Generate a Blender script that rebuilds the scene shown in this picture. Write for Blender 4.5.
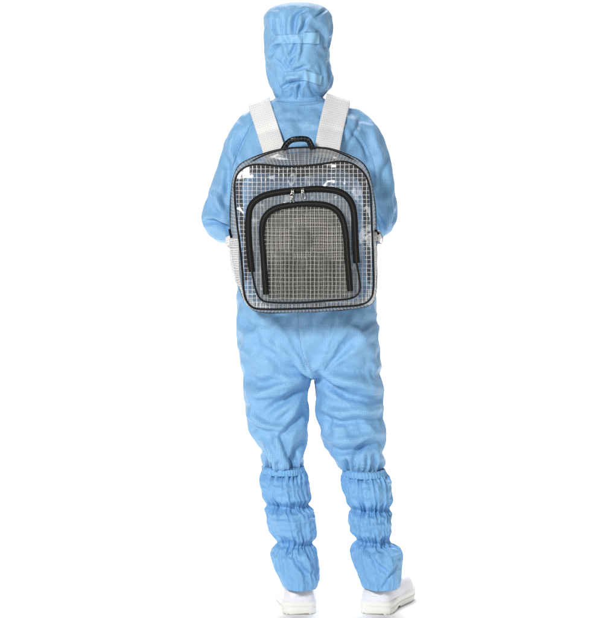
import bpy, bmesh, math, random
import numpy as np
from mathutils import Vector
from mathutils.bvhtree import BVHTree

for o in list(bpy.data.objects):
    bpy.data.objects.remove(o)
sc = bpy.context.scene
COL = sc.collection
rng = np.random.default_rng(7)
random.seed(7)

# ------------------------------------------------------------------ camera
CAM_D, CAM_H, F = 5.5, 1.19, 1923.0          # metres, metres, pixels of a 618 px high frame
cam = bpy.data.cameras.new("camera")
cam_o = bpy.data.objects.new("camera", cam)
COL.objects.link(cam_o)
cam_o.location = (0, -CAM_D, CAM_H)
cam_o.rotation_euler = (math.pi / 2, 0, 0)
cam.sensor_width = 36
cam.sensor_height = 36
cam.sensor_fit = 'AUTO'
cam.lens = 36 * F / 618
cam.shift_y = (194 - 309) / 618
cam.clip_end = 200
sc.camera = cam_o

# ------------------------------------------------------------------ world, studio softboxes and added lights
world = bpy.data.worlds.new("World")
sc.world = world
world.use_nodes = True
bg = world.node_tree.nodes["Background"]
bg.inputs[0].default_value = (0.97, 0.985, 1.0, 1)
bg.inputs[1].default_value = 0.12


def area(name, loc, target, size, power, color=(1, 1, 1), sy=None):
    l = bpy.data.lights.new(name, 'AREA')
    l.energy = power
    l.color = color
    l.shape = 'RECTANGLE'
    l.size = size
    l.size_y = sy or size
    o = bpy.data.objects.new(name, l)
    COL.objects.link(o)
    o.location = loc
    d = Vector(target) - Vector(loc)
    o.rotation_euler = d.to_track_quat('-Z', 'Y').to_euler()
    return o


area("softbox_key", (-1.8, -4.1, 2.6), (0, 0, 0.9), 0.9, 175, (1, 0.99, 0.97), 0.8)
area("softbox_fill", (2.6, -4.4, 1.1), (0, 0, 0.7), 0.8, 34, (1, 1, 1), 1.4)
tp = area("added_top_light", (0, 2.9, 4.6), (0, 2.7, 0), 4.5, 200, (1, 1, 1), 2.2)  # unseen overhead light, added to push the floor to white
tp.data.spread = math.radians(110)
area("added_backdrop_light", (0, 4.0, 5.0), (0, 6.8, 1.2), 8.0, 370, (1, 1, 1), 1.2)  # unseen light, added so the sweep behind the figure stays white

sc.view_settings.view_transform = 'Standard'
sc.view_settings.look = 'None'
sc.view_settings.exposure = 0.0
sc.view_settings.gamma = 1.0
sc.cycles.transparent_max_bounces = 32
sc.cycles.max_bounces = 10


# ------------------------------------------------------------------ helpers
def P(px, py, Y=0.0):
    D = CAM_D + Y
    return np.array([(px - 308) * D / F, Y, CAM_H - (py - 194) * D / F])


def to_px(co):
    D = CAM_D + co[:, 1]
    return np.stack([308 + co[:, 0] * F / D, 194 + (CAM_H - co[:, 2]) * F / D], 1)


SC = CAM_D / F                               # metres per pixel at the figure


def interp(tab, t, col):
    return np.interp(t, [r[0] for r in tab], [r[col] for r in tab])


def smooth_interp(tab, t):
    """Catmull-Rom through rows of a table, first column the parameter."""
    tab = np.array(tab, float)
    x = tab[:, 0]
    out = np.empty((len(t), tab.shape[1] - 1))
    for k, tt in enumerate(t):
        i = int(np.clip(np.searchsorted(x, tt) - 1, 0, len(x) - 2))
        h = x[i + 1] - x[i]
        s = (tt - x[i]) / h
        p0, p1 = tab[i, 1:], tab[i + 1, 1:]
        m0 = (tab[i + 1, 1:] - tab[max(i - 1, 0), 1:]) / (x[i + 1] - x[max(i - 1, 0)]) * h
        j = min(i + 2, len(x) - 1)
        m1 = (tab[j, 1:] - tab[i, 1:]) / (x[j] - x[i]) * h
        out[k] = (2 * s**3 - 3 * s**2 + 1) * p0 + (s**3 - 2 * s**2 + s) * m0 + (-2 * s**3 + 3 * s**2) * p1 + (s**3 - s**2) * m1
    return out


def _hash(ix, iy, iz, seed):
    h = (ix.astype(np.int64) * 374761393 + iy.astype(np.int64) * 668265263 + iz.astype(np.int64) * 2147483647 + seed * 1274126177) & 0xffffffff
    h = ((h ^ (h >> 13)) * 1274126177) & 0xffffffff
    h = ((h ^ (h >> 16)) * 2246822519) & 0xffffffff
    return ((h ^ (h >> 15)) & 0xffffff) / float(0xffffff) * 2 - 1


def vnoise(p, seed=0):
    i = np.floor(p).astype(np.int64)
    f = p - i
    f = f * f * f * (f * (f * 6 - 15) + 10)
    r = 0
    for dx in (0, 1):
        wx = f[:, 0] if dx else 1 - f[:, 0]
        for dy in (0, 1):
            wy = f[:, 1] if dy else 1 - f[:, 1]
            for dz in (0, 1):
                wz = f[:, 2] if dz else 1 - f[:, 2]
                r = r + wx * wy * wz * _hash(i[:, 0] + dx, i[:, 1] + dy, i[:, 2] + dz, seed)
    return r


def fbm(p, octaves=3, seed=0):
    r, a = 0, 1.0
    for k in range(octaves):
        r = r + a * vnoise(p * 2**k + 17.3 * k, seed + k)
        a *= 0.5
    return r


def link(name, me, mat=None, parent=None):
    me.name = name
    o = bpy.data.objects.new(name, me)
    COL.objects.link(o)
    if mat is not None:
        me.materials.append(mat)
    if parent is not None:
        o.parent = parent
    return o


def mesh_obj(name, verts, faces, mat=None, parent=None, smooth=True, uv=None):
    me = bpy.data.meshes.new(name)
    me.from_pydata([tuple(v) for v in verts], [], [tuple(f) for f in faces])
    me.update()
    if smooth:
        me.polygons.foreach_set("use_smooth", [True] * len(me.polygons))
    if uv is not None:
        l = me.uv_layers.new(name="UVMap")
        vi = np.empty(len(me.loops), int)
        me.loops.foreach_get("vertex_index", vi)
        l.data.foreach_set("uv", np.asarray(uv, float)[vi].ravel())
    return link(name, me, mat, parent)


def fix_normals(o):
    bm = bmesh.new()
    bm.from_mesh(o.data)
    bmesh.ops.recalc_face_normals(bm, faces=bm.faces)
    bm.to_mesh(o.data)
    bm.free()


def empty(name, loc, label=None, cat=None, group=None):
    o = bpy.data.objects.new(name, None)
    COL.objects.link(o)
    o.location = loc
    o.empty_display_size = 0.1
    if label:
        o["label"] = label
        o["category"] = cat
    if group:
        o["group"] = group
    return o


def tube(verts, faces, pts, r, n=8, closed=False, caps=True, flat=1.0, up=None):
    """adds a round tube along pts; r scalar or list; flat squashes it along the frame's first axis"""
    pts = np.asarray(pts, float)
    m = len(pts)
    r = np.broadcast_to(np.asarray(r, float), (m,))
    if closed:
        T = np.roll(pts, -1, 0) - np.roll(pts, 1, 0)
    else:
        T = np.gradient(pts, axis=0)
    T = T / np.linalg.norm(T, axis=1)[:, None]
    base = len(verts)
    u = np.array(up if up is not None else (0, 1, 0), float)
    for k in range(m):
        a = u - T[k] * (u @ T[k])
        if np.linalg.norm(a) < 1e-3:
            a = np.cross(T[k], (1, 0, 0))
        a /= np.linalg.norm(a)
        if up is None:
            u = a
        b = np.cross(T[k], a)
        for j in range(n):
            t = 2 * math.pi * j / n
            verts.append(pts[k] + r[k] * (a * math.cos(t) * flat + b * math.sin(t)))
    segs = m if closed else m - 1
    for k in range(segs):
        k2 = (k + 1) % m
        for j in range(n):
            j2 = (j + 1) % n
            faces.append((base + k * n + j, base + k * n + j2, base + k2 * n + j2, base + k2 * n + j))
    if caps and not closed:
        faces.append(tuple(base + j for j in range(n))[::-1])
        faces.append(tuple(base + (m - 1) * n + j for j in range(n)))


def spline(pts, n, closed=False):
    """Catmull-Rom resampled evenly by arc length"""
    pts = np.asarray(pts, float)
    if closed:
        q = np.vstack([pts[-1:], pts, pts[:2]])
    else:
        q = np.vstack([2 * pts[0] - pts[1], pts, 2 * pts[-1] - pts[-2]])
    out = []
    for i in range(1, len(q) - 2):
        p0, p1, p2, p3 = q[i - 1], q[i], q[i + 1], q[i + 2]
        for s in np.linspace(0, 1, 24, endpoint=False):
            out.append(0.5 * ((2 * p1) + (-p0 + p2) * s + (2 * p0 - 5 * p1 + 4 * p2 - p3) * s * s + (-p0 + 3 * p1 - 3 * p2 + p3) * s**3))
    out.append(q[-2])
    out = np.array(out)
    d = np.r_[0, np.cumsum(np.linalg.norm(np.diff(out, axis=0), axis=1))]
    t = np.linspace(0, d[-1], n, endpoint=not closed)
    return np.stack([np.interp(t, d, out[:, k]) for k in range(out.shape[1])], 1)


# ------------------------------------------------------------------ materials
def new_mat(name):
    m = bpy.data.materials.new(name)
    m.use_nodes = True
    nt = m.node_tree
    return m, nt, nt.nodes["Principled BSDF"]


def N(nt, kind, **kw):
    n = nt.nodes.new(kind)
    for k, v in kw.items():
        if k in ("operation", "blend_type", "data_type", "attribute_name", "noise_dimensions", "wave_type", "bands_direction"):
            setattr(n, k, v)
    return n


def math_node(nt, op, a, b=None, c=None):
    n = nt.nodes.new("ShaderNodeMath")
    n.operation = op
    for i, v in enumerate((a, b, c)):
        if v is None:
            continue
        if isinstance(v, (int, float)):
            n.inputs[i].default_value = v
        else:
            nt.links.new(v, n.inputs[i])
    return n.outputs[0]


def plain(name, col, rough=0.5, metal=0.0, bump=0.0, bscale=400, **kw):
    m, nt, b = new_mat(name)
    b.inputs["Base Color"].default_value = (*col, 1)
    b.inputs["Roughness"].default_value = rough
    b.inputs["Metallic"].default_value = metal
    for k, v in kw.items():
        b.inputs[k].default_value = v
    tc = nt.nodes.new("ShaderNodeTexCoord")
    no = nt.nodes.new("ShaderNodeTexNoise")
    no.inputs["Scale"].default_value = bscale
    nt.links.new(tc.outputs["Object"], no.inputs["Vector"])
    if bump:
        bp = nt.nodes.new("ShaderNodeBump")
        bp.inputs["Strength"].default_value = bump
        bp.inputs["Distance"].default_value = 0.001
        nt.links.new(no.outputs[0], bp.inputs["Height"])
        nt.links.new(bp.outputs[0], b.inputs["Normal"])
    return m


def line_mask(nt, coord, period, width, soft=0.06):
    """1 on thin lines every <period>, soft edged"""
    f = math_node(nt, 'DIVIDE', coord, period)
    f = math_node(nt, 'FRACT', f)
    f = math_node(nt, 'SUBTRACT', f, 0.5)
    f = math_node(nt, 'ABSOLUTE', f)          # 0 in the middle of a line
    mr = nt.nodes.new("ShaderNodeMapRange")
    mr.interpolation_type = 'SMOOTHSTEP'
    nt.links.new(f, mr.inputs[0])
    mr.inputs[1].default_value = width * 0.5
    mr.inputs[2].default_value = width * 0.5 + soft
    mr.inputs[3].default_value = 1
    mr.inputs[4].default_value = 0
    return mr.outputs[0]


def suit_fabric(name, col, col2, line):
    """polyester with a fine conductive thread grid; 'rest' is the flat cloth position stored per vertex"""
    m, nt, b = new_mat(name)
    at = N(nt, "ShaderNodeAttribute")
    at.attribute_name = "rest"
    sep = nt.nodes.new("ShaderNodeSeparateXYZ")
    nt.links.new(at.outputs["Vector"], sep.inputs[0])
    lx_ = line_mask(nt, sep.outputs[0], 0.0042, 0.22)
    ly_ = line_mask(nt, sep.outputs[1], 0.0042, 0.22)
    aw = nt.nodes.new("ShaderNodeAttribute")
    aw.attribute_name = "flank"
    lu = math_node(nt, 'ADD', math_node(nt, 'MULTIPLY', lx_, math_node(nt, 'SUBTRACT', 1.0, aw.outputs["Fac"])), math_node(nt, 'MULTIPLY', ly_, aw.outputs["Fac"]))
    lv = line_mask(nt, sep.outputs[2], 0.0042, 0.22)
    lines = math_node(nt, 'MAXIMUM', lu, math_node(nt, 'MULTIPLY', lv, 0.8))
    # base colour drifts at random between the two cloth tones
    no = nt.nodes.new("ShaderNodeTexNoise")
    no.inputs["Scale"].default_value = 9
    no.inputs["Detail"].default_value = 4
    nt.links.new(at.outputs["Vector"], no.inputs["Vector"])
    mx0 = N(nt, "ShaderNodeMix", data_type='RGBA')
    nt.links.new(no.outputs[0], mx0.inputs[0])
    mx0.inputs[6].default_value = (*col, 1)
    mx0.inputs[7].default_value = (*col2, 1)
    mx = N(nt, "ShaderNodeMix", data_type='RGBA')
    nt.links.new(math_node(nt, 'MULTIPLY', lines, 0.30), mx.inputs[0])
    nt.links.new(mx0.outputs[2], mx.inputs[6])
    mx.inputs[7].default_value = (*line, 1)
    nt.links.new(mx.outputs[2], b.inputs["Base Color"])
    b.inputs["Roughness"].default_value = 0.46
    b.inputs["Specular IOR Level"].default_value = 0.45
    b.inputs["Sheen Weight"].default_value = 0.06
    b.inputs["Sheen Roughness"].default_value = 0.4
    b.inputs["Sheen Tint"].default_value = (0.75, 0.88, 1, 1)
    # fine crinkle + weave
    n2 = nt.nodes.new("ShaderNodeTexNoise")
    n2.inputs["Scale"].default_value = 55
    n2.inputs["Detail"].default_value = 5
    n2.inputs["Roughness"].default_value = 0.6
    nt.links.new(at.outputs["Vector"], n2.inputs["Vector"])
    n3 = nt.nodes.new("ShaderNodeTexNoise")
    n3.inputs["Scale"].default_value = 17
    n3.inputs["Detail"].default_value = 3
    n3.inputs["Distortion"].default_value = 1.2
    nt.links.new(at.outputs["Vector"], n3.inputs["Vector"])
    rid = math_node(nt, 'ABSOLUTE', math_node(nt, 'SUBTRACT', n3.outputs[0], 0.5))
    h0 = math_node(nt, 'SUBTRACT', math_node(nt, 'MULTIPLY', n2.outputs[0], 1.3), math_node(nt, 'MULTIPLY', math_node(nt, 'MINIMUM', rid, 0.10), 2.2))
    h = math_node(nt, 'ADD', h0, math_node(nt, 'MULTIPLY', lines, 0.10))
    bp = nt.nodes.new("ShaderNodeBump")
    bp.inputs["Strength"].default_value = 0.75
    bp.inputs["Distance"].default_value = 0.0030
    nt.links.new(h, bp.inputs["Height"])
    nt.links.new(bp.outputs[0], b.inputs["Normal"])
    return m


def grid_film(name, tint, line, pu, pv, wu=0.2, wv=0.2, thread_alpha=1.0, gloss=0.045, wav=0.25, rough=0.13, haze=0.0):
    """clear vinyl with threads laid in it: lines from UV in pixels-of-cloth units"""
    m, nt, b = new_mat(name)
    nt.nodes.remove(b)
    out = nt.nodes["Material Output"]
    uv = nt.nodes.new("ShaderNodeUVMap")
    no = nt.nodes.new("ShaderNodeTexNoise")
    no.inputs["Scale"].default_value = 0.09
    no.inputs["Detail"].default_value = 2
    nt.links.new(uv.outputs[0], no.inputs["Vector"])
    sepn = nt.nodes.new("ShaderNodeSeparateColor")
    nt.links.new(no.outputs["Color"], sepn.inputs[0])
    sep = nt.nodes.new("ShaderNodeSeparateXYZ")
    nt.links.new(uv.outputs[0], sep.inputs[0])
    u = math_node(nt, 'ADD', sep.outputs[0], math_node(nt, 'MULTIPLY', sepn.outputs[0], wav * 6))
    v = math_node(nt, 'ADD', sep.outputs[1], math_node(nt, 'MULTIPLY', sepn.outputs[1], wav * 6))
    lu = line_mask(nt, u, pu, wu)
    lv = line_mask(nt, v, pv, wv)
    lines = math_node(nt, 'MAXIMUM', lu, math_node(nt, 'MULTIPLY', lv, 0.85))
    lines = math_node(nt, 'MAXIMUM', math_node(nt, 'MULTIPLY', lines, thread_alpha), haze)
    tr = nt.nodes.new("ShaderNodeBsdfTransparent")
    tr.inputs[0].default_value = (*tint, 1)
    di = nt.nodes.new("ShaderNodeBsdfDiffuse")
    di.inputs[0].default_value = (*line, 1)
    m1 = nt.nodes.new("ShaderNodeMixShader")
    nt.links.new(lines, m1.inputs[0])
    nt.links.new(tr.outputs[0], m1.inputs[1])
    nt.links.new(di.outputs[0], m1.inputs[2])
    n2 = nt.nodes.new("ShaderNodeTexNoise")
    n2.inputs["Scale"].default_value = 0.042
    n2.inputs["Detail"].default_value = 1.5
    nt.links.new(uv.outputs[0], n2.inputs["Vector"])
    bp = nt.nodes.new("ShaderNodeBump")
    bp.inputs["Strength"].default_value = 0.6
    bp.inputs["Distance"].default_value = 0.02
    nt.links.new(math_node(nt, 'ADD', n2.outputs[0], math_node(nt, 'MULTIPLY', lines, 0.01)), bp.inputs["Height"])
    gl = nt.nodes.new("ShaderNodeBsdfGlossy")
    gl.inputs["Roughness"].default_value = rough
    nt.links.new(bp.outputs[0], gl.inputs["Normal"])
    fr = nt.nodes.new("ShaderNodeLayerWeight")
    fr.inputs[0].default_value = 0.25
    fac = math_node(nt, 'ADD', math_node(nt, 'MULTIPLY', fr.outputs["Fresnel"], 0.30 if gloss > 0.02 else 0.05), gloss)
    m2 = nt.nodes.new("ShaderNodeMixShader")
    nt.links.new(fac, m2.inputs[0])
    nt.links.new(m1.outputs[0], m2.inputs[1])
    nt.links.new(gl.outputs[0], m2.inputs[2])
    nt.links.new(m2.outputs[0], out.inputs[0])
    return m


M_suit = suit_fabric("blue_polyester", (0.165, 0.40, 0.68), (0.195, 0.44, 0.725), (0.50, 0.70, 0.90))
M_boot = suit_fabric("blue_polyester_boot", (0.155, 0.395, 0.70), (0.18, 0.43, 0.745), (0.36, 0.62, 0.90))
M_tab = suit_fabric("pale_blue_tape", (0.22, 0.475, 0.76), (0.24, 0.50, 0.78), (0.50, 0.71, 0.90))
M_tab2 = plain("hook_and_loop", (0.29, 0.555, 0.81), 0.8, bump=0.8, bscale=900)
M_black = plain("black_tape", (0.008, 0.008, 0.007), 0.7, bump=0.5, bscale=900, **{"Specular IOR Level": 0.15})
M_piping = plain("black_vinyl_piping", (0.006, 0.006, 0.006), 0.4, **{"Specular IOR Level": 0.25})
M_metal = plain("nickel", (0.62, 0.61, 0.58), 0.25, 1.0)
M_shoe = plain("white_shoe_leather", (0.80, 0.80, 0.84), 0.45, bump=0.25, bscale=350)
M_sole = plain("cream_rubber", (0.86, 0.85, 0.81), 0.6, bump=0.3, bscale=500)
M_skin = plain("skin", (0.55, 0.34, 0.25), 0.5)
M_film = grid_film("clear_grid_vinyl", (0.88, 0.90, 0.92), (0.80, 0.80, 0.81), 4.4, 4.3, 0.05, 0.04, 0.85, haze=0.06)
M_filmb = grid_film("back_grid_vinyl", (0.84, 0.86, 0.88), (0.66, 0.67, 0.69), 4.4, 4.3, 0.05, 0.035, 0.45, haze=0.08)
M_gus = grid_film("gusset_grid_vinyl", (0.66, 0.66, 0.66), (0.50, 0.50, 0.50), 3.2, 4.2, 0.22, 0.16, 0.85, haze=0.22)
M_pocket = grid_film("pocket_grid_vinyl", (0.62, 0.63, 0.63), (0.50, 0.50, 0.48), 3.6, 5.2, 0.14, 0.01, 0.65, gloss=0.015, rough=0.3, haze=0.16)
M_inner = grid_film("inner_pocket_vinyl", (0.68, 0.675, 0.66), (0.66, 0.64, 0.60), 4.3, 4.2, 0.02, 0.015, 0.75, gloss=0.0, rough=0.4, haze=0.03)
M_div = grid_film("divider_vinyl", (0.55, 0.54, 0.52), (0.80, 0.78, 0.74), 2.2, 2.8, 0.16, 0.12, 0.85, gloss=0.0, rough=0.4, haze=0.08)
M_dark = grid_film("smoked_vinyl", (0.16, 0.15, 0.14), (0.20, 0.19, 0.18), 4.9, 4.7, 0.1, 0.1, 0.6, gloss=0.0)
M_edge_shade = grid_film("edge_shade_film", (0.22, 0.22, 0.23), (0.2, 0.2, 0.2), 4.4, 4.3, 0.05, 0.05, 0.5)  # dark tint that paints the shade along the pack's inner edge
M_seam = grid_film("seam_vinyl", (0.62, 0.62, 0.62), (0.56, 0.55, 0.52), 3.2, 9.0, 0.5, 0.02, 0.9)
M_handle = grid_film("handle_vinyl", (0.10, 0.10, 0.10), (0.5, 0.5, 0.5), 3.2, 4.2, 0.04, 0.02, 0.22)
M_mesh = grid_film("white_pocket_mesh", (0.9, 0.9, 0.9), (0.80, 0.79, 0.78), 2.0, 2.3, 0.42, 0.40, 0.95, gloss=0.0)


def strap_material():
    m, nt, b = new_mat("white_webbing")
    uv = nt.nodes.new("ShaderNodeUVMap")
    sep = nt.nodes.new("ShaderNodeSeparateXYZ")
    nt.links.new(uv.outputs[0], sep.inputs[0])
    lu = line_mask(nt, sep.outputs[0], 1.9, 0.12)
    lv = line_mask(nt, sep.outputs[1], 1.7, 0.12)
    lines = math_node(nt, 'MAXIMUM', lu, lv)
    mx = N(nt, "ShaderNodeMix", data_type='RGBA')
    nt.links.new(math_node(nt, 'MULTIPLY', lines, 0.65), mx.inputs[0])
    mx.inputs[6].default_value = (0.88, 0.88, 0.87, 1)
    mx.inputs[7].default_value = (0.58, 0.58, 0.59, 1)
    nt.links.new(mx.outputs[2], b.inputs["Base Color"])
    b.inputs["Roughness"].default_value = 0.6
    bp = nt.nodes.new("ShaderNodeBump")
    bp.inputs["Strength"].default_value = 0.5
    bp.inputs["Distance"].default_value = 0.001
    bp.invert = True
    nt.links.new(lines, bp.inputs["Height"])
    nt.links.new(bp.outputs[0], b.inputs["Normal"])
    return m


M_strap = strap_material()

# ------------------------------------------------------------------ the setting: seamless white studio sweep
prof = [(-12, 0)] + [(4.5 + 2.5 * math.sin(a), 2.5 - 2.5 * math.cos(a)) for a in np.linspace(0, math.pi / 2, 24)] + [(7.0, 9)]
v, f = [], []
for k, (y, z) in enumerate(prof):
    v += [(-14, y, z), (14, y, z)]
    if k:
        b0 = 2 * k
        f.append((b0 - 2, b0 - 1, b0 + 1, b0))
M_back = plain("white_studio_paper", (0.93, 0.93, 0.93), 0.9)
bd = mesh_obj("floor", v, f, M_back)
bd["kind"] = "structure"

# ------------------------------------------------------------------ cloth solver
def adjacency(nv, edges):
    e = np.vstack([edges, edges[:, ::-1]])
    o = np.argsort(e[:, 0], kind='stable')
    e = e[o]
    deg = np.bincount(e[:, 0], minlength=nv)
    K = deg.max()
    start = np.r_[0, np.cumsum(deg)[:-1]]
    slot = np.arange(len(e)) - start[e[:, 0]]
    A = np.repeat(np.arange(nv)[:, None], K, 1)
    A[e[:, 0], slot] = e[:, 1]
    return A, deg


def mesh_arrays(me):
    nv = len(me.vertices)
    co = np.empty(nv * 3)
    me.vertices.foreach_get("co", co)
    co = co.reshape(-1, 3)
    ed = np.empty(len(me.edges) * 2, int)
    me.edges.foreach_get("vertices", ed)
    ed = ed.reshape(-1, 2)
    diag = []
    for p in me.polygons:
        vs = p.vertices
        if len(vs) == 4:
            diag.append((vs[0], vs[2]))
            diag.append((vs[1], vs[3]))
    return co, ed, np.array(diag, int).reshape(-1, 2)


def normals_of(me, co):
    me.vertices.foreach_set("co", co.ravel())
    me.update()
    n = np.empty(len(me.vertices) * 3, np.float32)
    me.vertex_normals.foreach_get("vector", n)
    return n.reshape(-1, 3).astype(float)


def lap_smooth(x, A, deg, it, lam=0.5):
    m = (A != np.arange(len(x))[:, None])
    w = m / deg[:, None]
    for _ in range(it):
        x = x + lam * ((x[A] * w[..., None]).sum(1) - x)
    return x


def buckle(me, x0, ed, diag, axis, ga, gc, pin, noise_amp, it=260, ks=1.0, kb=0.35, kg=0.006, seed=1, nscale=28.0):
    """let cloth that is cut larger than its shape (ga along axis, gc across it) buckle into folds"""
    nv = len(x0)
    A, deg = adjacency(nv, ed)
    allE = np.vstack([ed, diag])
    B, degB = adjacency(nv, allE)
    me_ = (B != np.arange(nv)[:, None])
    d = x0[B] - x0[:, None]
    ax = axis[:, None, :]
    al = (d * ax).sum(-1)
    pe = d - al[..., None] * ax
    L = np.sqrt(((1 + 0.5 * (ga[B] + ga[:, None])) * al)**2 + (1 + 0.5 * (gc[B] + gc[:, None]))**2 * (pe**2).sum(-1))
    L[~me_] = 0
    wA = (A != np.arange(nv)[:, None]) / deg[:, None]
    lap = lambda q: (q[A] * wA[..., None]).sum(1) - q
    lap0 = lap(x0)
    n = normals_of(me, x0)
    x = x0 + n * (noise_amp * fbm(x0 * nscale, 2, seed) * (1 - pin))[:, None]
    vel = np.zeros_like(x)
    kgv = (kg + 0.4 * pin**2)[:, None]
    for k in range(it):
        dd = x[B] - x[:, None]
        l = np.sqrt((dd**2).sum(-1)) + 1e-9
        fs = ((l - L) / l * me_)[..., None] * dd
        fs = fs.sum(1) * ks
        b = lap(x) - lap0
        fb = -lap(b) * kb
        fo = fs + fb * 4 + kgv * (x0 - x)
        vel = 0.90 * vel + 0.07 * fo
        x = x + vel
    return x


def seg_dist(p, poly):
    """distance to polyline, parameter 0..1 along it, and signed side"""
    best = np.full(len(p), 1e9)
    par = np.zeros(len(p))
    side = np.zeros(len(p))
    poly = np.asarray(poly, float)
    L = np.r_[0, np.cumsum(np.linalg.norm(np.diff(poly, axis=0), axis=1))]
    for i in range(len(poly) - 1):
        a, b = poly[i], poly[i + 1]
        d = b - a
        t = np.clip(((p - a) @ d) / (d @ d), 0, 1)
        q = a + t[:, None] * d
        r = p - q
        dist = np.linalg.norm(r, axis=1)
        s = d[0] * r[:, 1] - d[1] * r[:, 0]
        m = dist < best
        best[m] = dist[m]
        par[m] = (L[i] + t[m] * (L[i + 1] - L[i])) / L[-1]
        side[m] = np.sign(s[m])
    return best, par, side


def strokes(co, nrm, items):
    """folds drawn in the cloth facing the viewer's side: (points, width, height in metres, kind)
       kind 'v' valley, 'r' ridge, 's' step: raised on the one side of the line and falling off on the other"""
    px = to_px(co)
    facing = np.clip(-nrm[:, 1] * 1.6, 0, 1)
    disp = np.zeros(len(co))
    for pts, w, amp, kind in items:
        poly = spline(pts, 14) if len(pts) > 2 else np.array(pts, float)
        d, t, s = seg_dist(px, poly)
        taper = np.clip(np.sin(np.clip(t, 0.02, 0.98) * math.pi), 0, 1)**0.6
        if kind == 'r':
            g = np.exp(-(d / w)**2) - 0.35 * np.exp(-((d - 2.0 * w) / w)**2)
        elif kind == 'v':
            g = -np.exp(-(d / w)**2) + 0.35 * np.exp(-((d - 1.9 * w) / w)**2)
        else:
            sd = d * s
            g = np.where(sd > 0, np.exp(-(sd / (2.6 * w))**2), np.exp(-(sd / (0.55 * w))**2)) - 0.5 * np.exp(-((sd + 1.3 * w) / (0.8 * w))**2)
        disp += amp * g * taper
    return disp * facing


def set_flank(o, nx):
    """how far the cloth faces sideways, so its threads are laid along the other axis there"""
    a = o.data.attributes.new("flank", 'FLOAT', 'POINT')
    w = np.clip((np.abs(nx) - 0.6) / 0.25, 0, 1)
    a.data.foreach_set("value", w.astype(np.float32))


def set_rest(o, rest):
    a = o.data.attributes.new("rest", 'FLOAT_VECTOR', 'POINT')
    a.data.foreach_set("vector", np.asarray(rest, np.float32).ravel())


def subdivide(o, lv=1):
    md = o.modifiers.new("subdivision", 'SUBSURF')
    md.levels = lv
    md.render_levels = lv


# ================================================================== PERSON
person = empty("person", (0.0, 0.0, 0.0),
               "person seen from behind in a light blue hooded coverall, gathered boot covers and white shoes", "person")


def ring_loft(tab, n=64, m=60, exp=2.25):
    """closed solid from rows (py, left px, right px, Y centre, half depth) -> verts, faces"""
    t = np.linspace(tab[0][0], tab[-1][0], m)
    r = smooth_interp(tab, t)
    V, Fc = [], []
    th = np.linspace(0, 2 * math.pi, n, endpoint=False)
    c, s = np.cos(th), np.sin(th)
    cx = np.sign(c) * np.abs(c)**(2 / exp)
    cy = np.sign(s) * np.abs(s)**(2 / exp)
    for k in range(m):
        L_, R_, yc, hd = r[k]
        a, b = P(L_, t[k], yc), P(R_, t[k], yc)
        mid = (a + b) / 2
        hw = (b[0] - a[0]) / 2
        for j in range(n):
            V.append((mid[0] + hw * cx[j], yc + hd * cy[j], mid[2]))
    for k in range(m - 1):
        for j in range(n):
            j2 = (j + 1) % n
            Fc.append((k * n + j, (k + 1) * n + j, (k + 1) * n + j2, k * n + j2))
    Fc.append(tuple(range(n)))
    Fc.append(tuple((m - 1) * n + j for j in range(n))[::-1])
    return V, Fc


trunk = [(90, 280, 319, 0.045, 0.062), (98, 276, 323, 0.04, 0.068), (104, 264, 334, 0.035, 0.075), (110, 251, 350, 0.03, 0.085),
         (120, 243, 362, 0.02, 0.10), (140, 238, 369, 0.01, 0.115), (170, 239, 371, 0.01, 0.12), (210, 242, 371, 0.02, 0.12),
         (250, 240, 373, 0.02, 0.115), (280, 237.5, 374.5, 0.01, 0.12), (310, 237, 376, 0.00, 0.127), (340, 238, 378.5, 0.0, 0.13),
         (362, 241, 379, 0.01, 0.118), (374, 248, 374, 0.02, 0.09)]
legL = [(325, 240, 303, 0.0, 0.118), (350, 239.5, 309, 0.0, 0.118), (373, 243, 311.5, 0.0, 0.110), (381, 243.5, 310, 0.0, 0.107), (391, 244, 307.5, 0.0, 0.104), (411, 245.5, 307, -0.003, 0.097),
        (430, 250, 306.5, -0.006, 0.09), (446, 259, 305, -0.008, 0.08), (460, 263.5, 303.5, -0.008, 0.07), (472, 267, 301, -0.006, 0.055), (490, 268, 300, -0.006, 0.050)]
legR = [(325, 310, 378, 0.0, 0.118), (350, 313, 379.5, 0.0, 0.118), (373, 314, 380, 0.0, 0.110), (381, 315.2, 381.5, 0.0, 0.107), (391, 316.5, 383, 0.0, 0.104), (415, 317, 383, -0.003, 0.098),
        (437, 322.5, 384.5, -0.006, 0.09), (455, 331, 382, -0.008, 0.078), (470, 345, 381, -0.006, 0.058), (476, 348, 382, -0.006, 0.054), (490, 350, 382, -0.006, 0.050)]
AV, AF = [], []


def add_part(V, Fc):
    b0 = len(AV)
    AV.extend([tuple(v) for v in V])
    AF.extend([tuple(b0 + i for i in f_) for f_ in Fc])


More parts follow.
